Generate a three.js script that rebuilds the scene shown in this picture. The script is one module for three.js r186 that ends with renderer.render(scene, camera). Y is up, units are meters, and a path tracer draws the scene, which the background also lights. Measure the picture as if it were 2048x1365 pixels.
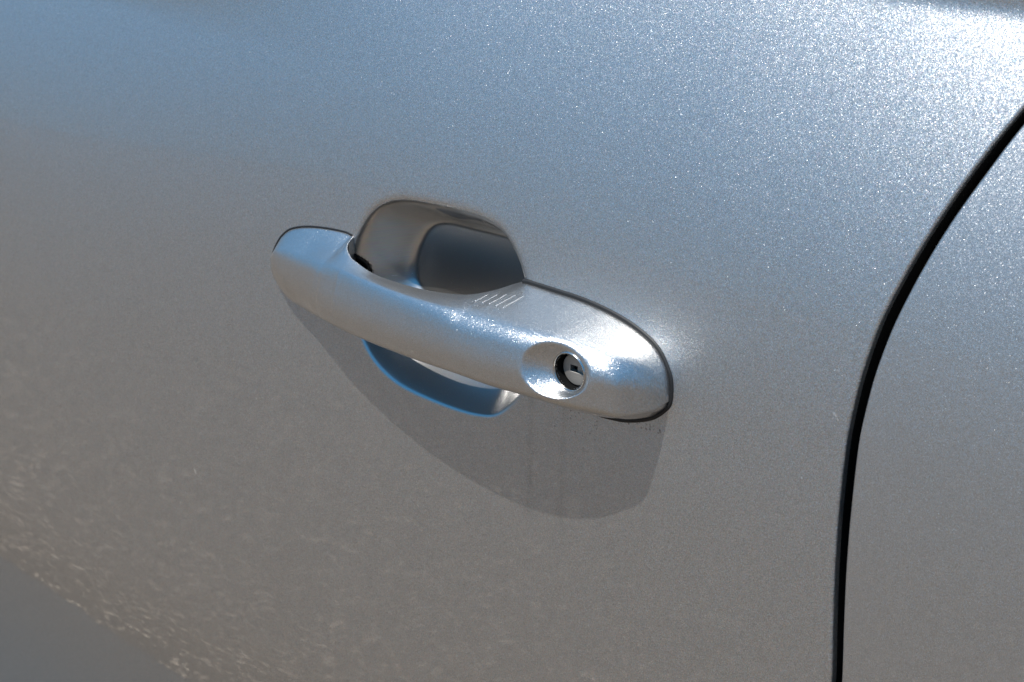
import * as THREE from 'three';
import { mergeGeometries } from 'three/addons/utils/BufferGeometryUtils.js';

// ---------------------------------------------------------------- camera, sky, sun, exposure
const mm = 0.001, HANDLE_H = 0.95;                 // handle centre height above the ground (m)
const scene = new THREE.Scene();
const renderer = new THREE.WebGLRenderer({ antialias: true });
renderer.setSize(1024, 682);
renderer.toneMapping = THREE.LinearToneMapping;
renderer.toneMappingExposure = 1.3;
renderer.shadowMap.enabled = true;

const yaw = THREE.MathUtils.degToRad(42), pitch = THREE.MathUtils.degToRad(22), DIST = 0.80;
const camera = new THREE.PerspectiveCamera(2 * Math.atan((0.2135 * 1365 / 2048) / DIST) * 180 / Math.PI, 1024 / 682, 0.05, 400);
camera.position.set(DIST * Math.sin(yaw) * Math.cos(pitch), HANDLE_H + DIST * Math.sin(pitch), DIST * Math.cos(yaw) * Math.cos(pitch));
camera.lookAt(0, HANDLE_H, 0);
camera.focus = 0.775;
camera.userData.fStop = 22;

const sunDir = new THREE.Vector3(-0.02, 2.18, 1).normalize();
const SKY_GAIN = 0.85;
{
  const W = 1024, H = 512, data = new Float32Array(W * H * 4);
  for (let j = 0; j < H; j++) {
    const el = ((j + 0.5) / H - 0.5) * Math.PI;
    for (let i = 0; i < W; i++) {
      const az = ((i + 0.5) / W - 0.5) * 2 * Math.PI;
      const d = [Math.cos(el) * Math.cos(az), Math.sin(el), Math.cos(el) * Math.sin(az)];
      const up = Math.max(0, d[1]);
      const t = 1 - Math.exp(-up * 4.2);
      const c = Math.max(-1, Math.min(1, d[0] * sunDir.x + d[1] * sunDir.y + d[2] * sunDir.z));
      const ang = Math.acos(c);
      const glow = 0.9 * Math.exp(-ang / 0.12) + 0.12 * Math.exp(-ang / 0.4);
      const hz = [0.19, 0.285, 0.365], zn = [0.03, 0.275, 0.62];
      const o = (j * W + i) * 4;
      for (let k = 0; k < 3; k++) {
        let v = hz[k] + (zn[k] - hz[k]) * t + glow * [1, 0.97, 0.92][k];
        if (d[1] < 0) v = [0.16, 0.155, 0.15][k];
        data[o + k] = v * SKY_GAIN;
      }
      data[o + 3] = 1;
    }
  }
  const sky = new THREE.DataTexture(data, W, H, THREE.RGBAFormat, THREE.FloatType);
  sky.mapping = THREE.EquirectangularReflectionMapping;
  sky.magFilter = THREE.LinearFilter; sky.minFilter = THREE.LinearFilter;
  sky.needsUpdate = true;
  scene.background = sky; scene.environment = sky;
}
const sun = new THREE.DirectionalLight(new THREE.Color(1, 0.96, 0.90), 4.5);
sun.position.copy(sunDir).multiplyScalar(10).add(new THREE.Vector3(0, HANDLE_H, 0));
sun.target.position.set(0, HANDLE_H, 0);
sun.castShadow = true; sun.shadow.mapSize.set(4096, 4096); sun.shadow.bias = -0.0002;
Object.assign(sun.shadow.camera, { left: -1.5, right: 1.5, top: 1.5, bottom: -1.5, near: 1, far: 25 });
scene.add(sun, sun.target);

// ---------------------------------------------------------------- helpers
function rng(seed) { let a = seed >>> 0; return () => { a = (a + 0x6D2B79F5) >>> 0; let t = a; t = Math.imul(t ^ (t >>> 15), t | 1); t ^= t + Math.imul(t ^ (t >>> 7), t | 61); return ((t ^ (t >>> 14)) >>> 0) / 4294967296; }; }
function gauss(r) { return Math.sqrt(-2 * Math.log(1 - r() * 0.999999)) * Math.cos(6.28318530718 * r()); }
const clamp = (x, a, b) => Math.max(a, Math.min(b, x));
const sstep = (a, b, x) => { const t = clamp((x - a) / (b - a), 0, 1); return t * t * (3 - 2 * t); };
// monotone cubic through a table [x, y, x, y, ...]
function curve(flat) {
  const n = flat.length / 2, X = [], Y = []; for (let i = 0; i < n; i++) { X.push(flat[2 * i]); Y.push(flat[2 * i + 1]); }
  const d = [], m = [];
  for (let i = 0; i < n - 1; i++) d.push((Y[i + 1] - Y[i]) / (X[i + 1] - X[i]));
  m.push(d[0]); for (let i = 1; i < n - 1; i++) m.push(d[i - 1] * d[i] <= 0 ? 0 : 2 * d[i - 1] * d[i] / (d[i - 1] + d[i])); m.push(d[n - 2]);
  return x => {
    if (x <= X[0]) return Y[0] + m[0] * (x - X[0]); if (x >= X[n - 1]) return Y[n - 1] + m[n - 1] * (x - X[n - 1]);
    let i = 0; while (x > X[i + 1]) i++;
    const h = X[i + 1] - X[i], t = (x - X[i]) / h, t2 = t * t, t3 = t2 * t;
    return (2 * t3 - 3 * t2 + 1) * Y[i] + (t3 - 2 * t2 + t) * h * m[i] + (-2 * t3 + 3 * t2) * Y[i + 1] + (t3 - t2) * h * m[i + 1];
  };
}
// grid of points -> smooth geometry (points in mm)
function gridGeo(P, nu, nv, uvOf, keep, flip) {
  const pos = new Float32Array(nu * nv * 3), uv = new Float32Array(nu * nv * 2), idx = [];
  for (let k = 0; k < nu * nv; k++) { pos[3 * k] = P[3 * k] * mm; pos[3 * k + 1] = P[3 * k + 1] * mm; pos[3 * k + 2] = P[3 * k + 2] * mm; const q = uvOf(k); uv[2 * k] = q[0]; uv[2 * k + 1] = q[1]; }
  for (let i = 0; i < nu - 1; i++) for (let j = 0; j < nv - 1; j++) {
    const a = i * nv + j, b = a + nv, c = b + 1, d = a + 1;
    if (keep && !keep(a, b, c, d)) continue;
    if (flip) idx.push(a, c, b, a, d, c); else idx.push(a, b, c, a, c, d);
  }
  const g = new THREE.BufferGeometry();
  g.setAttribute('position', new THREE.BufferAttribute(pos, 3));
  g.setAttribute('uv', new THREE.BufferAttribute(uv, 2));
  g.setIndex(idx);
  return g;
}
function gridNormals(P, nu, nv, flip, wrapV) {      // smooth normals of the whole grid, so that split pieces still meet without a seam
  const N = new Float32Array(nu * nv * 3);
  for (let i = 0; i < nu; i++) for (let j = 0; j < nv; j++) {
    const i0 = Math.max(0, i - 1), i1 = Math.min(nu - 1, i + 1);
    let j0 = Math.max(0, j - 1), j1 = Math.min(nv - 1, j + 1);
    if (wrapV) { if (j === 0) j0 = nv - 2; if (j === nv - 1) j1 = 1; }
    const a = (i1 * nv + j) * 3, b = (i0 * nv + j) * 3, c = (i * nv + j1) * 3, d = (i * nv + j0) * 3;
    const ux = P[a] - P[b], uy = P[a + 1] - P[b + 1], uz = P[a + 2] - P[b + 2], vx = P[c] - P[d], vy = P[c + 1] - P[d + 1], vz = P[c + 2] - P[d + 2];
    let x = uy * vz - uz * vy, y = uz * vx - ux * vz, z = ux * vy - uy * vx; const l = Math.hypot(x, y, z) || 1; const s = flip ? -1 : 1;
    const o = (i * nv + j) * 3; N[o] = s * x / l; N[o + 1] = s * y / l; N[o + 2] = s * z / l;
  }
  return new THREE.BufferAttribute(N, 3);
}
function part(name, geo, mat, parent) { const m = new THREE.Mesh(geo, mat); m.name = name; m.castShadow = m.receiveShadow = true; parent.add(m); return m; }
function dataTex(d, n, srgb, nearest) {
  const t = new THREE.DataTexture(d, n, n, THREE.RGBAFormat, THREE.UnsignedByteType);
  t.wrapS = t.wrapT = THREE.RepeatWrapping; t.magFilter = nearest ? THREE.NearestFilter : THREE.LinearFilter; t.minFilter = nearest ? THREE.NearestFilter : THREE.LinearMipmapLinearFilter;
  if (srgb) t.colorSpace = THREE.SRGBColorSpace; t.needsUpdate = true; return t;
}

// ---------------------------------------------------------------- materials
// metal flakes in the base coat: every flake lies at its own small tilt
const FLAKE = 0.15, FN = 2048, FLAKE_TILE = FN * FLAKE * mm;
const flakeMap = (() => {
  const r = rng(11), d = new Uint8Array(FN * FN * 4);
  for (let k = 0; k < FN * FN; k++) {
    const u = r(), s = u < 0.9 ? 0.105 : 0.16;
    const x = clamp(gauss(r) * s, -0.8, 0.8), y = clamp(gauss(r) * s, -0.8, 0.8), z = 1, l = Math.hypot(x, y, z);
    d[4 * k] = Math.round((x / l * 0.5 + 0.5) * 255); d[4 * k + 1] = Math.round((y / l * 0.5 + 0.5) * 255); d[4 * k + 2] = Math.round((z / l * 0.5 + 0.5) * 255); d[4 * k + 3] = 255;
  }
  return dataTex(d, FN, false, true);
})();
// colour of the silver base: single flakes a little bluer, greener, pinker or darker
const PAINT = [0.535, 0.53, 0.52];
function tint(r) {
  const v = 1 + gauss(r) * 0.10, q = r(), c = [v, v, v];
  if (q < 0.16) { c[2] *= 1.10; c[0] *= 0.93; } else if (q < 0.26) { c[1] *= 1.06; c[2] *= 1.06; c[0] *= 0.92; } else if (q < 0.34) { c[0] *= 1.10; c[1] *= 0.96; } else if (q < 0.40) { c[0] *= 1.08; c[2] *= 0.88; }
  return c;
}
const enc = v => Math.round(255 * (v <= 0.0031308 ? 12.92 * v : 1.055 * Math.pow(clamp(v, 0, 1), 1 / 2.4) - 0.055));
const tintMap = (seed, gain) => {
  const n = 1024, r = rng(seed), d = new Uint8Array(n * n * 4);
  for (let k = 0; k < n * n; k++) { const c = tint(r); for (let i = 0; i < 3; i++) d[4 * k + i] = enc(PAINT[i] * gain * c[i]); d[4 * k + 3] = 255; }
  const t = dataTex(d, n, true, true); t.repeat.set(2, 2); return t;
};
const flakeTint = tintMap(23, 1), handleTint = tintMap(29, 1.03);
const paintProps = { metalness: 0.96, roughness: 0.41, clearcoat: 1, clearcoatRoughness: 0.025, normalMap: flakeMap, normalScale: new THREE.Vector2(1, 1) };
const paint = new THREE.MeshPhysicalMaterial({ color: 0xffffff, map: flakeTint, ...paintProps }); paint.name = 'silver_paint';

const handlePaint = new THREE.MeshPhysicalMaterial({ color: 0xffffff, map: handleTint, ...paintProps, roughness: 0.33 }); handlePaint.name = 'silver_handle_paint';

const recessTint = (() => {                         // settled dust in the recess
  const n = 1024, r = rng(61), d = new Uint8Array(n * n * 4), f = new Float32Array(n * n);
  for (let k = 0; k < 2600; k++) { const x = Math.floor(r() * n), y = Math.floor(r() * n), a = 0.25 + 0.75 * r(); f[y * n + x] = a; if (r() < 0.5) f[y * n + (x + 1) % n] = a * 0.8; if (r() < 0.4) f[((y + 1) % n) * n + x] = a * 0.7; }
  for (let k = 0; k < n * n; k++) { for (let i = 0; i < 3; i++) d[4 * k + i] = enc(PAINT[i] * (1 + 0.05 * gauss(r)) * (1 - f[k]) + 0.85 * f[k]); d[4 * k + 3] = 255; }
  const t = dataTex(d, n, true, true); t.repeat.set(2, 2); return t;
})();
const recessPaint = new THREE.MeshPhysicalMaterial({ color: 0xffffff, map: recessTint, metalness: 0.96, roughness: 0.3, clearcoat: 1, clearcoatRoughness: 0.025 }); recessPaint.name = 'silver_recess_paint';

// the door panel carries its own dirt: dried water streaks under the handle, specks, chips
const DOOR_MAP = 2048, DX0 = -440, DY0 = -360, DSPAN = 655;   // mm covered by the map
const doorTint = (() => {
  const n = DOOR_MAP, r = rng(5), d = new Uint8Array(n * n * 4), px = n / DSPAN;
  const f = new Float32Array(n * n).fill(0), chip = new Float32Array(n * n).fill(0);
  const streak = (x, y0, y1, w, a, seed) => {
    const q = rng(seed); let wob = 0;
    for (let j = Math.round((y1 - DY0) * px); j < (y0 - DY0) * px; j++) {
      const y = DY0 + j / px; wob += (q() - 0.5) * 0.06; wob *= 0.995;
      const fade = Math.min(1, (y0 - y) / 3) * Math.min(1, (y - y1) / 8) * (0.75 + 0.25 * Math.sin(y * 0.35 + seed));
      const c = (x + wob + 1.2 * (y0 - y) / 50 - DX0) * px;
      for (let i = Math.floor(c - w * px * 2.5); i < c + w * px * 2.5; i++) { const e = (i - c) / (w * px); f[j * n + i] += a * fade * Math.exp(-e * e) * (0.8 + 0.4 * r()); }
    }
  };
  streak(12.5, -17, -80, 1.7, 0.13, 3); streak(30.5, -18, -78, 1.6, 0.12, 8); streak(41, -20, -52, 1.2, 0.05, 21); streak(22, -22, -60, 0.9, 0.035, 33);
  const dot = (x, y, rad, a, buf, ex = 1, an = 0) => {
    const ci = (x - DX0) * px, cj = (y - DY0) * px, R = Math.ceil(rad * Math.max(ex, 1) * px + 1);
    for (let j = -R; j <= R; j++) for (let i = -R; i <= R; i++) { const u = (i * Math.cos(an) + j * Math.sin(an)) / ex, v = -i * Math.sin(an) + j * Math.cos(an); const e = Math.hypot(u, v) / (rad * px); if (e < 1.2) { const k = Math.round(cj + j) * n + Math.round(ci + i); if (k >= 0 && k < n * n) buf[k] = Math.max(buf[k], a * sstep(1.2, 0.6, e)); } }
  };
  for (let k = 0; k < 46; k++) dot(26 + r() * 22, -19.5 - Math.abs(gauss(r)) * 6, 0.16 + r() * 0.28, 0.28 + r() * 0.3, f);     // grit under the lock end
  for (let k = 0; k < 40; k++) dot(58 + r() * 22, -15.5 - Math.abs(gauss(r)) * 1.6, 0.2 + r() * 0.35, 0.35 + r() * 0.3, f);
  for (let k = 0; k < 170; k++) dot(-420 + r() * 600, -340 + r() * 430, 0.15 + r() * 0.2, 0.2 + r() * 0.25, f);
  for (let k = 0; k < 90; k++) dot(-420 + r() * 600, -340 + r() * 430, 0.14 + r() * 0.2, 0.25 + r() * 0.35, chip, 1 + r() * 1.5, r() * 3);
  dot(-212.1, -127.2, 0.75, 0.9, chip, 2.2, 2.1); dot(-225.8, -149.5, 0.55, 0.6, chip, 2, 2.0); dot(154.2, 10.6, 0.5, 0.95, chip, 2.6, 2.4); dot(155.4, 9.2, 0.4, 0.8, chip, 1.5, 2.4); dot(153.6, 9.0, 0.35, 0.7, chip, 1.2, 1);
  for (let k = 0; k < n * n; k++) {
    const c = tint(r), a = clamp(f[k], 0, 0.9), b = chip[k];
    for (let i = 0; i < 3; i++) { let v = PAINT[i] * c[i]; v = v * (1 - a) + [0.09, 0.08, 0.068][i] * a; v = v * (1 - b) + 0.86 * b; d[4 * k + i] = enc(v); }
    d[4 * k + 3] = 255;
  }
  const t = dataTex(d, n, true, true); return t;
})();
// one uv set in metres drives the flakes; the dirt map has its own scale
doorTint.repeat.set(FLAKE_TILE / (DSPAN * mm), FLAKE_TILE / (DSPAN * mm));
doorTint.offset.set(-DX0 / DSPAN, -DY0 / DSPAN);
const doorPaint = new THREE.MeshPhysicalMaterial({ color: 0xffffff, map: doorTint, ...paintProps }); doorPaint.name = 'silver_door_paint';
const black = new THREE.MeshPhysicalMaterial({ color: new THREE.Color().setRGB(0.003, 0.003, 0.003), roughness: 0.85, specularIntensity: 0.3 }); black.name = 'black_cavity';
const rubber = new THREE.MeshStandardMaterial({ color: new THREE.Color().setRGB(0.008, 0.008, 0.0085), roughness: 0.55 }); rubber.name = 'black_rubber';
const darkPlastic = new THREE.MeshStandardMaterial({ color: new THREE.Color().setRGB(0.022, 0.023, 0.025), roughness: 0.5 }); darkPlastic.name = 'dark_plastic';
const cladding = new THREE.MeshStandardMaterial({ color: new THREE.Color().setRGB(0.05, 0.049, 0.047), roughness: 0.7 }); cladding.name = 'grey_cladding';
const chrome = new THREE.MeshStandardMaterial({ color: new THREE.Color().setRGB(0.62, 0.61, 0.59), metalness: 1, roughness: 0.22 }); chrome.name = 'bright_metal';
const wornTex = (() => {
  const n = 256, r = rng(77), d = new Uint8Array(n * n * 4), f = new Float32Array(n * n).fill(1);
  for (let s = 0; s < 160; s++) { let x = r() * n, y = r() * n; const a = r() * 6.28, L = 6 + r() * 50, k = r() < 0.55 ? 0.72 : 1.3; for (let t = 0; t < L; t++) { const q = (Math.floor(y + n) % n) * n + Math.floor(x + n) % n; f[q] *= k; x += Math.cos(a); y += Math.sin(a); } }
  for (let s = 0; s < 120; s++) { const x = Math.floor(r() * n), y = Math.floor(r() * n), R = 1 + r() * 5; for (let j = -6; j < 6; j++) for (let i = -6; i < 6; i++) if (i * i + j * j < R * R * (0.6 + r() * 0.8)) f[((y + j + n) % n) * n + (x + i + n) % n] *= 0.74; }
  for (let k = 0; k < n * n; k++) { const v = clamp(f[k], 0.2, 1.5) * (0.92 + 0.16 * r()); d[4 * k] = enc(0.42 * v); d[4 * k + 1] = enc(0.395 * v); d[4 * k + 2] = enc(0.36 * v); d[4 * k + 3] = 255; }
  return dataTex(d, n, true, false);
})();
const wornMetal = new THREE.MeshStandardMaterial({ color: 0xffffff, map: wornTex, metalness: 0.75, roughness: 0.5 }); wornMetal.name = 'worn_lock_metal';

// ---------------------------------------------------------------- body surface (mm, x to the rear, y up from the handle, z out of the car)
const TILT = [-420, -14, -276, -14, -254, -12.5, -234, -8, -218, -4.2, -202, -1.8, -182, -0.4, -150, 0.8, -50, 3, 0, 6, 45, 11.8, 100, 20.5, 140, 26, 154, 28, 157.5, 3, 300, 8];
const TX = TILT.filter((_, i) => i % 2 === 0), TA = TILT.filter((_, i) => i % 2 === 1);
const PROFILE = (() => {
  const y0 = -700, step = 0.25, n = 4400, s = new Float32Array(n), z = new Float32Array(n);
  for (let i = 0; i < n; i++) { const y = y0 + i * step; let a; if (y <= TX[0]) a = TA[0]; else if (y >= TX[TX.length - 1]) a = TA[TA.length - 1]; else { let k = 0; while (y > TX[k + 1]) k++; a = TA[k] + (TA[k + 1] - TA[k]) * (y - TX[k]) / (TX[k + 1] - TX[k]); } s[i] = -Math.tan(a * Math.PI / 180); }
  const w = [0.06, 0.12, 0.2, 0.24, 0.2, 0.12, 0.06];
  for (let pass = 0; pass < 3; pass++) { const c = s.slice(); for (let i = 9; i < n - 9; i++) { let v = 0; for (let k = -3; k <= 3; k++) v += w[k + 3] * c[i + 3 * k]; s[i] = v; } }
  for (let i = 1; i < n; i++) z[i] = z[i - 1] + (s[i] + s[i - 1]) / 2 * step;
  const zero = z[Math.round(-y0 / step)];
  return y => { const q = clamp((y - y0) / step, 0, n - 2), i = Math.floor(q), t = q - i; return z[i] * (1 - t) + z[i + 1] * t - zero; };
})();
const BEND = (() => {                              // the flank also swells towards the rear wheel
  const X = [-420, -150, 60, 120, 200, 270, 420], A = [-3, -0.5, 0.5, 3, 9, 12, 12], z = new Float32Array(1400); let acc = 0;
  const tan = x => { if (x <= X[0]) return Math.tan(A[0] * Math.PI / 180); if (x >= X[6]) return Math.tan(A[6] * Math.PI / 180); let k = 0; while (x > X[k + 1]) k++; return Math.tan((A[k] + (A[k + 1] - A[k]) * sstep(X[k], X[k + 1], x)) * Math.PI / 180); };
  for (let i = 1; i < 1400; i++) { acc += tan(-800 + i - 0.5); z[i] = acc; }
  const zero = z[800];
  return x => { const q = clamp(x + 800, 0, 1398), i = Math.floor(q), t = q - i; return z[i] * (1 - t) + z[i + 1] * t - zero; };
})();
// the pressing is never quite even low on the door
const ripple = (x, y) => y > -95 ? 0 : 0.016 * sstep(-95, -170, y) * (Math.sin(x / 5.1 + 1.7 * Math.sin(y / 13)) * Math.sin(y / 6.3 + 1.2 * Math.sin(x / 17)) + 0.8 * Math.sin((x * 0.8 + y) / 9.7));
const bodyZ = (x, y) => PROFILE(y + 38 * sstep(-60, -380, x) * sstep(-170, -10, y) * sstep(150, 90, y)) - BEND(x) + ripple(x, y);
// hand recess pressed into the door
const CUP = [-72, 44, -54, 46, -38, 46.7, -25, 46.5, -13, 43.8, -3, 35.8, 3, 26, 8, 10, 10, -5, 8.5, -18, 1, -29, -7, -35.3, -18.5, -38.3, -42, -39.3, -67, -37, -81, -30.8, -89, -22.5, -96, -8, -99, 5, -98, 16, -95, 25, -90, 33.6, -83, 39.7];
const cupLine = (() => { const pts = []; for (let i = 0; i < CUP.length; i += 2) pts.push(new THREE.Vector3(CUP[i], CUP[i + 1], 0)); return new THREE.CatmullRomCurve3(pts, true, 'centripetal').getPoints(900); })();
function cupDist(x, y) {                           // > 0 inside the outline
  let best = 1e9, inside = false;
  for (let i = 0, n = cupLine.length - 1; i < n; i++) {
    const a = cupLine[i], b = cupLine[i + 1], ex = b.x - a.x, ey = b.y - a.y, t = clamp(((x - a.x) * ex + (y - a.y) * ey) / (ex * ex + ey * ey), 0, 1);
    const dx = x - a.x - t * ex, dy = y - a.y - t * ey, q = dx * dx + dy * dy; if (q < best) best = q;
    if ((a.y > y) !== (b.y > y) && x < a.x + (y - a.y) / ey * ex) inside = !inside;
  }
  return inside ? Math.sqrt(best) : -Math.sqrt(best);
}
const softplus = (x, s) => x > 12 * s ? x : x < -12 * s ? 0 : s * Math.log(1 + Math.exp(x / s));
const smin = (a, b, k) => { const h = clamp(0.5 + 0.5 * (b - a) / k, 0, 1); return b + (a - b) * h - k * h * (1 - h); };
function cupDepth(x, y, d) {
  if (d < -9) return 0;
  const px = (x + 42) * 0.72, py = y - 10, rr = Math.hypot(px, py) + 1e-6, low = sstep(0.3, 0.9, -py / rr), left = sstep(0.3, 0.9, -px / rr), right = sstep(0.3, 0.95, px / rr);
  const k = 2.0 + 0.1 * left * (1 - low) - 0.98 * low * sstep(37, 25, d) + 0.3 * right * (1 - low);
  const wall = Math.max(0, k) *  softplus(d - 0.4 + 0.3 * low, 1.1 - 0.9 * low);
  const u = (x + 38) / 62, v = (y - 12) / 52;
  const floor = 31.5 - 6 * u * u - 4 * v * v;
  return smin(wall, Math.max(floor, 4), 4.5 + 2.5 * right + 3.5 * low);
}
const HOLE = { x: -101, y: 2.5, rx: 6.4, ry: 12.5 };
const holeE = (x, y) => Math.hypot((x - HOLE.x) / HOLE.rx, (y - HOLE.y) / HOLE.ry);

// edges of the shut line between door and body
const gapL = curve([-560, 158, -300, 164, -150, 165.6, -96.3, 164.4, -71.5, 162.7, -47.6, 161.2, -24.3, 160.3, -1.4, 160.0, 18, 161.1, 43.1, 164.7, 64.4, 170.7, 89, 179.7, 109.5, 188.6, 124.8, 196.3, 160, 216, 260, 286]);
const gapR = curve([-560, 162.35, -300, 168.35, -150, 169.75, -95, 168.45, -70.1, 166.95, -46.3, 165.65, -23, 164.95, -0.2, 164.65, 22.9, 166.25, 43.1, 169.55, 62.2, 174.65, 83.8, 182.05, 107, 191.95, 120.6, 198.25, 160, 219.85, 260, 289.35]);

// ---------------------------------------------------------------- the car: a Group on the ground whose children are its parts
const car = new THREE.Group(); car.name = 'car';
car.userData = { label: 'silver metallic car with its door handle, key lock and curved black door gap', category: 'car' };
scene.add(car);
const lift = m => { m.position.y = HANDLE_H; return m; };
const axis = spans => { const o = []; for (const [a, b, s] of spans) { const n = Math.max(1, Math.round((b - a) / s)); for (let i = 0; i < n; i++) o.push(a + (b - a) * i / n); } o.push(spans[spans.length - 1][1]); return o; };
const YS = axis([[-560, -380, 12], [-380, -262, 4], [-262, -200, 1.2], [-200, -62, 2.4], [-62, -44, 1.2], [-44, 52, 0.5], [52, 66, 1.2], [66, 150, 2.2], [150, 170, 0.5], [170, 260, 9]]);

{ // door panel, recess and the opening behind the handle's pivot: one surface in three pieces
  const XS = axis([[-750, -420, 12], [-420, -112, 2.6], [-112, 20, 0.62], [20, 30, 1.4], [30, 120, 2.4]]);
  const extra = 16, roll = 7, RO = 1.6, nu = XS.length + extra + roll + 2, nv = YS.length;
  const P = new Float32Array(nu * nv * 3), reg = new Uint8Array(nu * nv), wob = rng(9);
  const dep0 = new Float32Array(nu * nv), rim = new Uint8Array(nu * nv);
  for (let i = 0; i < XS.length; i++) for (let j = 0; j < nv; j++) { const x = XS[i], y = YS[j]; if (x > -116 && x < 26 && y > -54 && y < 60) { const d = cupDist(x, y); dep0[i * nv + j] = cupDepth(x, y, d); rim[i * nv + j] = d > 0 ? 1 : 0; } }
  for (let pass = 0; pass < 1; pass++) { const c = dep0.slice(); for (let i = 1; i < XS.length - 1; i++) { if (XS[i] < -111 || XS[i] > 19) continue; for (let j = 1; j < nv - 1; j++) { if (YS[j] < -43 || YS[j] > 51) continue; const o = i * nv + j; dep0[o] = c[o] * 0.25 + (c[o - 1] + c[o + 1] + c[o - nv] + c[o + nv]) * 0.125 + (c[o - nv - 1] + c[o - nv + 1] + c[o + nv - 1] + c[o + nv + 1]) * 0.0625; } } }
  const put = (i, j, x, y, z) => { const o = (i * nv + j) * 3; P[o] = x; P[o + 1] = y; P[o + 2] = z; };
  for (let j = 0; j < nv; j++) {
    const y = YS[j], e = gapL(y) - RO;
    for (let i = 0; i < XS.length; i++) {
      const x = XS[i]; let z = bodyZ(x, y), dep = 0, rg = 0;
      if (x > -116 && x < 26 && y > -54 && y < 60) {
        dep = dep0[i * nv + j]; rg = rim[i * nv + j];
        const h = holeE(x, y); if (h < 1.25) { dep += 9 * sstep(1.06, 0.92, h); if (h < 1) rg = 2; }
      }
      put(i, j, x, y, z - dep); reg[i * nv + j] = rg;
    }
    for (let k = 1; k <= extra; k++) { const x = 120 + (e - 120) * Math.sin(k / extra * Math.PI / 2); put(XS.length - 1 + k, j, x, y, bodyZ(x, y)); }
    for (let k = 1; k <= roll; k++) { const a = k / roll * Math.PI / 2; put(XS.length - 1 + extra + k, j, e + RO * Math.sin(a), y, bodyZ(e, y) - RO * (1 - Math.cos(a))); }
    put(nu - 2, j, e + RO - 0.1, y, bodyZ(e, y) - 4.2); put(nu - 1, j, e + RO - 1.2, y, bodyZ(e, y) - 22);
  }
  for (let j = 0; j < nv; j++) { reg[(nu - 1) * nv + j] = 3; }
  const N = gridNormals(P, nu, nv, false), s = mm / FLAKE_TILE;
  const uvOf = k => [(P[3 * k] + 0.55 * (P[3 * k + 2] - bodyZ(P[3 * k], P[3 * k + 1]))) * s, P[3 * k + 1] * s];
  const piece = w => { const g = gridGeo(P, nu, nv, uvOf, (a, b, c, d) => Math.max(reg[a], reg[b], reg[c], reg[d]) === w, false); g.setAttribute('normal', N); return g; };
  const door = lift(part('door_panel', piece(0), doorPaint, car));
  const cup = part('handle_recess', piece(1), recessPaint, door); cup.userData.label = 'dark rounded hand recess behind the handle grip';
  part('door_flange', piece(3), black, door);
  const rimPts = [];
  for (let k = -20; k <= 20; k++) { const a = k / 20 * 1.55 + 0.12, x = HOLE.x + HOLE.rx * 1.02 * Math.cos(a), y = HOLE.y + HOLE.ry * 1.02 * Math.sin(a); rimPts.push(new THREE.Vector3(x, y, bodyZ(x, y) - cupDepth(x, y, cupDist(x, y)) - 0.1).multiplyScalar(mm)); }
  part('pivot_rim', new THREE.TubeGeometry(new THREE.CatmullRomCurve3(rimPts), 80, 0.75 * mm, 10), black, door);
  const hole = part('pivot_opening', piece(2), black, door); hole.userData.label = 'black opening beside the front foot of the handle';
}
{ // body panel across the gap
  const XS = axis([[0, 20, 2], [20, 140, 4], [140, 420, 12]]), roll = 6, RO = 1.2, nu = XS.length + roll + 2, nv = YS.length, P = new Float32Array(nu * nv * 3);
  for (let j = 0; j < nv; j++) {
    const y = YS[j], e = gapR(y) + RO, put = (i, x, z) => { const o = (i * nv + j) * 3; P[o] = x; P[o + 1] = y; P[o + 2] = z; };
    put(0, e - RO + 2, bodyZ(e, y) - 20); put(1, e - RO + 0.1, bodyZ(e, y) - 8);
    for (let k = 0; k < roll; k++) { const a = (1 - k / roll) * Math.PI / 2; put(2 + k, e - RO * Math.sin(a), bodyZ(e, y) - RO * (1 - Math.cos(a))); }
    for (let i = 0; i < XS.length; i++) put(2 + roll + i, e + XS[i], bodyZ(e + XS[i], y));
  }
  const s = mm / FLAKE_TILE, g = gridGeo(P, nu, nv, k => [P[3 * k] * s + 0.37, P[3 * k + 1] * s + 0.11], null, false);
  g.setAttribute('normal', gridNormals(P, nu, nv, false));
  lift(part('rear_body_panel', g, paint, car));
}
{ // black jamb closing the gap behind both edges, and its rubber seal
  const nv = YS.length, prof = [[-40, -22.5], [-14, -22.5], [-12, -24], [12, -24], [14, -21], [40, -21]], nu = prof.length, P = new Float32Array(nu * nv * 3);
  for (let i = 0; i < nu; i++) for (let j = 0; j < nv; j++) { const y = YS[j], x = (gapL(y) + gapR(y)) / 2 + prof[i][0], o = (i * nv + j) * 3; P[o] = x; P[o + 1] = y; P[o + 2] = bodyZ(x, y) + prof[i][1]; }
  const g = gridGeo(P, nu, nv, k => [P[3 * k] * mm, P[3 * k + 1] * mm]); g.computeVertexNormals();
  lift(part('door_jamb', g, black, car));
  const pts = []; for (let y = -540; y <= 250; y += 10) { const x = (gapL(y) + gapR(y)) / 2 + 1.5; pts.push(new THREE.Vector3(x, y, bodyZ(x, y) - 17).multiplyScalar(mm)); }
  lift(part('rubber_seal', new THREE.TubeGeometry(new THREE.CatmullRomCurve3(pts), 160, 2.4 * mm, 10), rubber, car));
}

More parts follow.
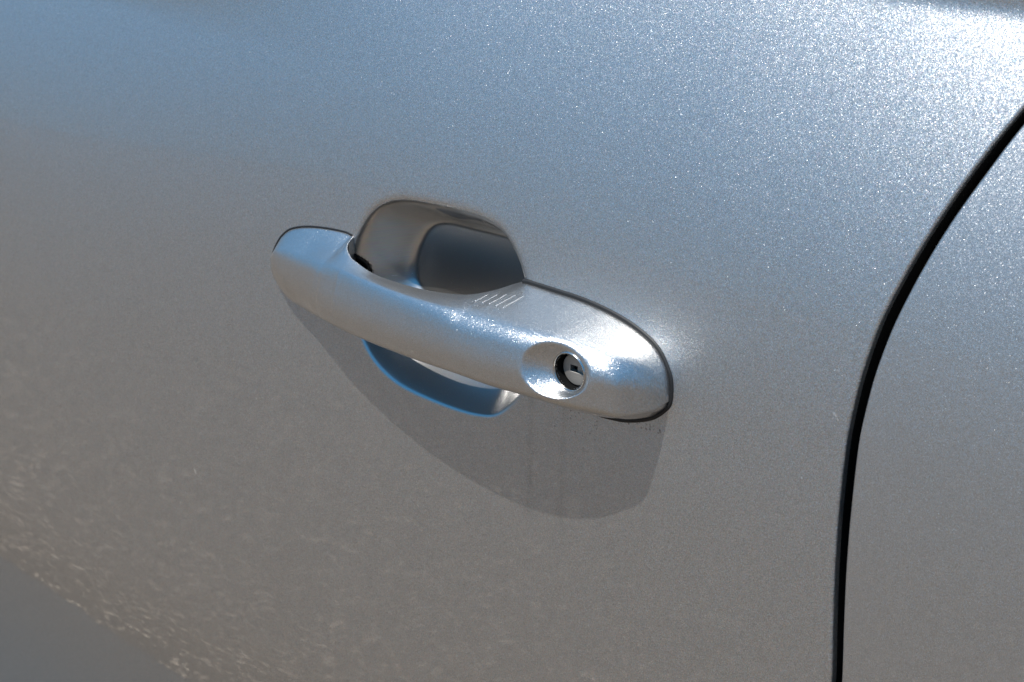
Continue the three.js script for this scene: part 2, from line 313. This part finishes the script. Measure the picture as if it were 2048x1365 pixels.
{ // dark plastic cladding along the foot of the door, below the frame, mirrored in the lower fold
  const prof = [[-560, -40], [-556, 30], [-540, 46], [-446, 54], [-434, 50], [-429, 38], [-427, -60]], XS = axis([[-750, 420, 30]]), nu = XS.length, nv = prof.length, P = new Float32Array(nu * nv * 3);
  for (let i = 0; i < nu; i++) for (let j = 0; j < nv; j++) { const o = (i * nv + j) * 3; P[o] = XS[i]; P[o + 1] = prof[j][0]; P[o + 2] = prof[j][1] - BEND(XS[i]); }
  const g = gridGeo(P, nu, nv, k => [P[3 * k] * mm, P[3 * k + 1] * mm]); g.computeVertexNormals();
  lift(part('sill_cladding', g, cladding, car));
}

// ---------------------------------------------------------------- door handle (mm): sections along x, each a rounded outline
const H = {
  yA: curve([-151.6, 0.2, -151, 2.8, -149.5, 7, -146, 12, -141, 16, -132, 19.3, -123, 21.2, -110, 22.8, -103, 23.2, -97, 22.4, -90, 20.8, -82, 19.3, -64, 17.5, -50, 18.1, -34, 19.3, -20, 20.8, -10, 22.3, -3, 23.9, 1, 25.3, 6, 26, 31, 25.8, 45, 24.7, 57, 22.6, 66, 19.9, 73, 16.6, 78, 12, 80.8, 7.5, 82.3, 2, 82.8, -1.5]),
  zA: curve([-152, -8, -104, -8, -99, -6, -96.5, 0, -94, 4, -90, 7.6, -82, 11.4, -64, 14.6, -34, 17, -20, 16.4, -11.5, 14.6, -7.5, 12, -4.5, 8.4, -1.5, 2, 1, -5, 3, -8, 83, -8]),
  yB: curve([-151.6, 0, -150, 2.4, -147, 4.8, -143, 6.7, -132, 8.6, -120, 9.9, -104, 12.8, -84.6, 15.6, -63, 17.6, -39.5, 19.2, -20, 20.5, -1, 21.4, 23, 22.1, 44, 22.5, 51, 22.1, 59.4, 20.8, 67.8, 19.2, 71.7, 17.8, 75, 15.6, 78, 12.4, 80.2, 8.6, 81.8, 4, 82.8, -2]),
  zB: curve([-151.6, -1, -150, 1.2, -147, 2.6, -143, 4, -132, 6.8, -120, 9.6, -104, 14.2, -84.6, 19.2, -63, 24.2, -39.5, 29, -20, 31.8, -1, 33.2, 23, 33, 44, 30.6, 51, 28.2, 59.4, 24.8, 67.8, 20.4, 71.7, 17.2, 75, 13.6, 78, 9.4, 80.2, 6, 81.8, 2.6, 82.8, -1]),
  yC: curve([-151.6, -0.6, -150, -3, -147, -5.6, -142, -9, -136, -11.4, -128, -12.4, -120, -12.1, -93, -9.4, -67.5, -7.6, -46, -6, -25, -4.6, -3, -3.3, 18, -2.7, 40, -2.1, 55.5, -3.1, 68, -3.9, 76, -5.1, 80.5, -5, 82.8, -3]),
  zC: curve([-151.6, -1, -150, 1.6, -147, 3.2, -142, 4.6, -136, 6.4, -128, 8.6, -120, 11, -106, 16.4, -93, 21.2, -80, 24.8, -67.5, 27.8, -46, 32, -25, 34.9, -3, 36.7, 8, 37, 18, 36.9, 30, 36.2, 40, 35.1, 50, 33, 60, 29.9, 66, 27.6, 70.5, 25.6, 73.6, 23.8, 75.6, 21.4, 77.6, 17.4, 79.6, 12.6, 81.6, 6.4, 82.8, 0]),
  yE: curve([-151.6, -1, -150.5, -4, -148, -8.6, -142, -13.4, -136, -16, -125, -17.6, -112, -17.8, -102, -16.4, -94, -13.4, -84, -11.4, -60, -9, -33, -7, 0, -5.6, 8, -9, 14, -13, 22, -16.6, 48, -18, 60, -17, 68, -14.8, 75, -11.8, 78.5, -9, 81.4, -6, 82.8, -2.5]),
};
const NSEG = [4, 14, 10, 16, 26, 14, 14, 10, 4, 6];
function section(x) {
  const yA = H.yA(x), yB = H.yB(x), zB = H.zB(x), yC = H.yC(x), zC = H.zC(x), yE = H.yE(x);
  let zA = Math.min(H.zA(x), zB - 0.5);
  const endX = sstep(54, 71, x), hgt = Math.max(1, yB - yC), end = Math.min(1, Math.max(0.05, Math.min(x + 151.6, 82.9 - x) / 9));
  const zM = zB * (0.36 - 0.24 * endX) + zC * (0.64 + 0.24 * endX) + (0.6 + 0.05 * hgt) * end * (1 - 0.6 * endX), yM = yC + hgt * (0.42 + 0.33 * endX);
  const zA1 = Math.min(Math.max(zA + 1.2, bodyZ(x, yA) - 0.2), zB - 0.3), zE1 = Math.min(Math.max(zA + 1.2, bodyZ(x, yE) + 0.3), zC - 0.3);
  const gd = zB - zA1, zT = zA1 + gd * 0.55, yT = yA + (yB - yA) * 0.62 + 0.35 * end;
  // closed list of corners: back mid, A, T, B, M, C, under mid, E
  const V = [[yA, zA, 0.8], [yA, zA1, 0.9], [yT, zT, gd * 0.22], [yB, zB, (3.6 + 3.4 * sstep(-110, -30, x)) * (1 - 0.62 * endX) * end + 0.2], [yM, zM, hgt * (0.36 - 0.2 * endX)], [yC, zC, 1.7 * end + 0.2], [(yC + yE) / 2 - 0.4 * end, zC + (zE1 - zC) * 0.45, 3], [yE, zE1, 0.9], [yE, zA, 0.8]];
  const pts = [], n = V.length;
  for (let i = 0; i < n; i++) {
    const p = V[(i + n - 1) % n], q = V[i], r = V[(i + 1) % n];
    const l0 = Math.hypot(q[0] - p[0], q[1] - p[1]), l1 = Math.hypot(r[0] - q[0], r[1] - q[1]);
    const t0 = Math.min(q[2] * 1.3, l0 * 0.45), t1 = Math.min(q[2] * 1.3, l1 * 0.45);
    const a = [q[0] + (p[0] - q[0]) * t0 / (l0 || 1), q[1] + (p[1] - q[1]) * t0 / (l0 || 1)], b = [q[0] + (r[0] - q[0]) * t1 / (l1 || 1), q[1] + (r[1] - q[1]) * t1 / (l1 || 1)];
    const m = 16; for (let k = 0; k <= m; k++) { const t = k / m, u = 1 - t; pts.push([u * u * a[0] + 2 * u * t * q[0] + t * t * b[0], u * u * a[1] + 2 * u * t * q[1] + t * t * b[1]]); }
    // straight run to the next corner
    const q2 = V[(i + 1) % n], r2 = V[(i + 2) % n], t2 = Math.min(q2[2] * 1.3, l1 * 0.45), e = [q2[0] + (q[0] - q2[0]) * t2 / (l1 || 1), q2[1] + (q[1] - q2[1]) * t2 / (l1 || 1)];
    const run = [6, 10, 10, 14, 14, 8, 8, 6, 8][i]; for (let k = 1; k < run; k++) { const t = k / run; pts.push([b[0] + (e[0] - b[0]) * t, b[1] + (e[1] - b[1]) * t]); }
  }
  return pts;
}
const LOCK = { x: 53.8, y: 9.6, z: 26.4, r: 7.9 };
const handleXS = axis([[-151.55, -150.4, 0.12], [-150.4, -146, 0.35], [-146, -100, 1], [-100, -84, 0.5], [-84, -12, 1.1], [-12, 6, 0.45], [6, 33, 0.9], [33, 72, 0.42], [72, 80, 0.35], [80, 82.75, 0.14]]);
const handle = new THREE.Group(); handle.name = 'door_handle'; handle.userData.label = 'silver pull handle with a key lock at its rear end';
car.add(handle); lift(handle);
const handleGrid = (() => {
  const nu = handleXS.length; let secs = handleXS.map(section); const nv = secs[0].length + 1;
  // soften the sections a little along both directions
  for (let pass = 0; pass < 2; pass++) secs = secs.map(s => s.map((p, k) => { const a = s[(k + s.length - 1) % s.length], b = s[(k + 1) % s.length]; return [p[0] * 0.5 + (a[0] + b[0]) * 0.25, p[1] * 0.5 + (a[1] + b[1]) * 0.25]; }));
  for (let pass = 0; pass < 2; pass++) secs = secs.map((s, i) => i < 8 || i > nu - 9 ? s : s.map((p, k) => [p[0] * 0.5 + (secs[i - 1][k][0] + secs[i + 1][k][0]) * 0.25, p[1] * 0.5 + (secs[i - 1][k][1] + secs[i + 1][k][1]) * 0.25]));
  for (let pass = 0; pass < 14; pass++) secs = secs.map((s, i) => handleXS[i] < -110 || handleXS[i] > -74 ? s : s.map((p, k) => [p[0] * 0.5 + (secs[i - 1][k][0] + secs[i + 1][k][0]) * 0.25, p[1] * 0.5 + (secs[i - 1][k][1] + secs[i + 1][k][1]) * 0.25]));
  const P = new Float32Array(nu * nv * 3), U = new Float32Array(nu * nv * 2);
  for (let i = 0; i < nu; i++) { let len = 0; for (let k = 0; k < nv; k++) { const p = secs[i][k % (nv - 1)], o = (i * nv + k) * 3; P[o] = handleXS[i]; P[o + 1] = p[0]; P[o + 2] = p[1]; } }
  const N0 = gridNormals(P, nu, nv, false, true).array;
  // dished finger hollow round the key lock
  const hollowR = [];
  for (let k = 0; k < nu * nv; k++) {
    const x = P[3 * k], y = P[3 * k + 1], z = P[3 * k + 2];
    const ex = (x - 50.6) / 14.4, ey = (y - 11) / 11.2, e = Math.hypot(ex, ey);
    const di = Math.hypot(x - LOCK.x, y - LOCK.y) - LOCK.r;
    if (z > 12 && x > 28 && x < 74 && e < 1.25 && Math.abs(N0[3 * k + 2]) > 0.12) {
      const dout = (1 - e) * 12.5, t = di <= 0 ? 0 : clamp(di / Math.max(1e-3, di + dout), 0, 1.6);
      const w = Math.min(1, 1 - softplus(1 - Math.pow(t, 1.5), 0.05));
      const zl = LOCK.z; if (z > zl - 3) P[3 * k + 2] = zl + (z - zl) * clamp(w, 0, 1);
      if (di < -0.3) P[3 * k + 2] = zl - 0.6;
    }
  }
  for (let i = 0; i < nu; i++) { let len = 0; for (let k = 0; k < nv; k++) { const o = (i * nv + k) * 3; if (k) len += Math.hypot(P[o + 1] - P[o - 2], P[o + 2] - P[o - 1]); U[2 * (i * nv + k)] = P[o] * mm / FLAKE_TILE; U[2 * (i * nv + k) + 1] = len * mm / FLAKE_TILE + 0.31; } }
  return { P, U, nu, nv };
})();
{
  const { P, U, nu, nv } = handleGrid;
  const inLock = k => P[3 * k + 2] > 14 && Math.hypot(P[3 * k] - LOCK.x, P[3 * k + 1] - LOCK.y) < LOCK.r - 0.45;
  const N = gridNormals(P, nu, nv, true, true), uvOf = k => [U[2 * k], U[2 * k + 1]];
  const back = k => (N.array[3 * k + 2] < -0.55 || N.array[3 * k + 1] < -0.8) && P[3 * k] > -97 && P[3 * k] < 6;
  const pick = want => (a, b, c, d) => !(inLock(a) && inLock(b) && inLock(c) && inLock(d)) && (back(a) && back(b) && back(c) && back(d)) === want;
  const g = gridGeo(P, nu, nv, uvOf, pick(false), true); g.setAttribute('normal', N);
  part('grip', g, handlePaint, handle);
  const b = gridGeo(P, nu, nv, uvOf, pick(true), true); b.setAttribute('normal', N);
  const gb = part('grip_back', b, darkPlastic, handle); gb.userData.label = 'dark plastic back of the grip facing the recess';
}
function topY(x, z) {                               // height of the handle's upper face
  const { P, nu, nv } = handleGrid; let i = 0; while (i < nu - 1 && P[i * nv * 3] < x) i++;
  let best = -1e9; for (let k = 0; k < nv - 1; k++) { const o = (i * nv + k) * 3, z0 = P[o + 2], z1 = P[o + 5]; if ((z0 - z) * (z1 - z) <= 0 && z0 !== z1) { const t = (z - z0) / (z1 - z0); best = Math.max(best, P[o + 1] * (1 - t) + P[o + 4] * t); } }
  return best;
}
// five raised touch lines on the upper face
[[-2.2, 19.5, 12.4], [1.4, 19.3, 10.6], [5, 19.1, 9.0], [8.5, 19, 7.4], [12.2, 18.7, 6.2]].forEach(([x, z0, z1]) => {
  const pts = []; for (let k = 0; k <= 8; k++) { const z = z0 + (z1 - z0) * k / 8; pts.push(new THREE.Vector3(x, topY(x, z) - 0.02, z).multiplyScalar(mm)); }
  const tube = new THREE.TubeGeometry(new THREE.CatmullRomCurve3(pts), 16, 0.14 * mm, 8);
  const bead = new THREE.SphereGeometry(0.3 * mm, 12, 8); bead.translate(x * mm, (topY(x, z0) - 0.02) * mm, z0 * mm);
  part('raised_line', mergeGeometries([tube, bead]), handlePaint, handle);
});
{ // key lock
  const at = (g, z = 0) => g.translate(LOCK.x * mm, LOCK.y * mm, (LOCK.z + z) * mm);
  const ring = new THREE.LatheGeometry([[7.35, -1.6], [7.35, 0.15], [7.5, 0.5], [7.8, 0.62], [8.1, 0.45], [8.25, -0.1], [8.25, -1.2]].map(([a, b]) => new THREE.Vector2(a * mm, b * mm)), 72); ring.rotateX(Math.PI / 2);
  part('lock_bezel', at(ring), chrome, handle);
  const tube = new THREE.LatheGeometry([[7.38, 0.1], [7.2, -0.3], [7.1, -13], [0.01, -13.2]].map(([a, b]) => new THREE.Vector2(a * mm, b * mm)), 64); tube.rotateX(Math.PI / 2);
  part('lock_bore', at(tube), black, handle);
  const s = new THREE.Shape(); s.absarc(0, 0, 6.25, 0, Math.PI * 2);
  const h = new THREE.Path(); h.moveTo(-3.2, -1.5); h.lineTo(-3.2, 1.7); h.lineTo(4.2, 1.7); h.lineTo(4.2, -1.5); h.lineTo(-3.2, -1.5); s.holes.push(h);
  const plug = new THREE.ExtrudeGeometry(s, { depth: 4, bevelEnabled: true, bevelSize: 0.3, bevelThickness: 0.35, bevelSegments: 3, curveSegments: 48 });
  const uvp = plug.attributes.uv; for (let k = 0; k < uvp.count; k++) uvp.setXY(k, uvp.getX(k) * 60, uvp.getY(k) * 60);
  plug.scale(mm, mm, mm); 
  const pl = part('lock_plug', at(plug.translate(0.5 * mm, 0, 0), -7.6), wornMetal, handle);
  const slot = new THREE.BoxGeometry(7.3 * mm, 3.1 * mm, 0.8 * mm); slot.translate(0.5 * mm, 0.1 * mm, 0);
  part('keyhole', at(slot.translate(0.5 * mm, 0, 0), -6.2), black, pl);
  const shutter = new THREE.BoxGeometry(4.2 * mm, 2.9 * mm, 0.8 * mm, 1, 1, 1); shutter.translate(2 * mm, 0.1 * mm, 0);
  part('keyhole_shutter', at(shutter.translate(0.5 * mm, 0, 0), -4.9), wornMetal, pl);
}
function outlineTube(list, r, closed, sink) {       // rubber following the body surface
  const pts = list.map(([x, y]) => new THREE.Vector3(x, y, bodyZ(x, y) - sink).multiplyScalar(mm));
  return new THREE.TubeGeometry(new THREE.CatmullRomCurve3(pts, closed, 'centripetal'), 220, r * mm, 12, closed);
}
{
  const rear = [], front = [];
  for (let x = 3; x <= 80; x += 3.5) rear.push([x, H.yA(x) + 0.5]); rear.push([82, 6], [83, 0], [82.6, -4.5]);
  for (let x = 80; x >= 14; x -= 4) rear.push([x, H.yE(x) - 0.4]);
  part('gasket', outlineTube(rear, 1.25, false, 0.5), rubber, handle);
  for (let x = -99; x >= -150; x -= 3.5) front.push([x, H.yA(x) + 0.25]); front.push([-152, 1]);
  for (let x = -150; x <= -104; x += 4) front.push([x, H.yE(x) + 0.2]);
  part('gasket', outlineTube(front, 0.65, false, 0.4), rubber, handle);
}

// ---------------------------------------------------------------- the ground that the paint mirrors
const asphalt = (() => {
  const n = 2048, r = rng(41), d = new Uint8Array(n * n * 4), f = new Float32Array(n * n).fill(0.055), w = new Float32Array(n * n);
  for (let k = 0; k < 260000; k++) {                 // aggregate: stones of 2 to 10 mm, some pale
    const x = Math.floor(r() * n), y = Math.floor(r() * n), R = 1.3 + Math.pow(r(), 2.2) * 4, v = r() < 0.13 ? 0.26 + r() * 0.5 : 0.03 + r() * 0.044, q = Math.ceil(R), sq = 0.6 + r() * 0.6, wm = r();
    for (let j = -q; j <= q; j++) for (let i = -q; i <= q; i++) if (i * i + j * j / sq < R * R) { const o = ((y + j + n) % n) * n + (x + i + n) % n; f[o] = v; w[o] = wm; }
  }
  for (let k = 0; k < n * n; k++) { const v = f[k] * (0.85 + 0.3 * r()); const a = f[k] > 0.2 ? 0.75 : 1.1; d[4 * k] = enc(v * (1 + a * (0.40 + 0.05 * w[k]))); d[4 * k + 1] = enc(v); d[4 * k + 2] = enc(v * (1 - a * (0.34 + 0.06 * w[k]))); d[4 * k + 3] = 255; }
  const t = dataTex(d, n, true, false); t.repeat.set(1 / 2.2, 1 / 2.2); return t;
})();
{
  const g = new THREE.PlaneGeometry(300, 300, 1, 1); g.rotateX(-Math.PI / 2);
  const uv = g.attributes.uv; for (let k = 0; k < uv.count; k++) uv.setXY(k, uv.getX(k) * 300, uv.getY(k) * 300);
  const m = new THREE.Mesh(g, new THREE.MeshStandardMaterial({ map: asphalt, roughness: 0.9 })); m.name = 'ground'; m.receiveShadow = true;
  m.userData = { kind: 'structure', label: 'grey brown asphalt ground beside the car' };
  scene.add(m);
}
renderer.render(scene, camera);
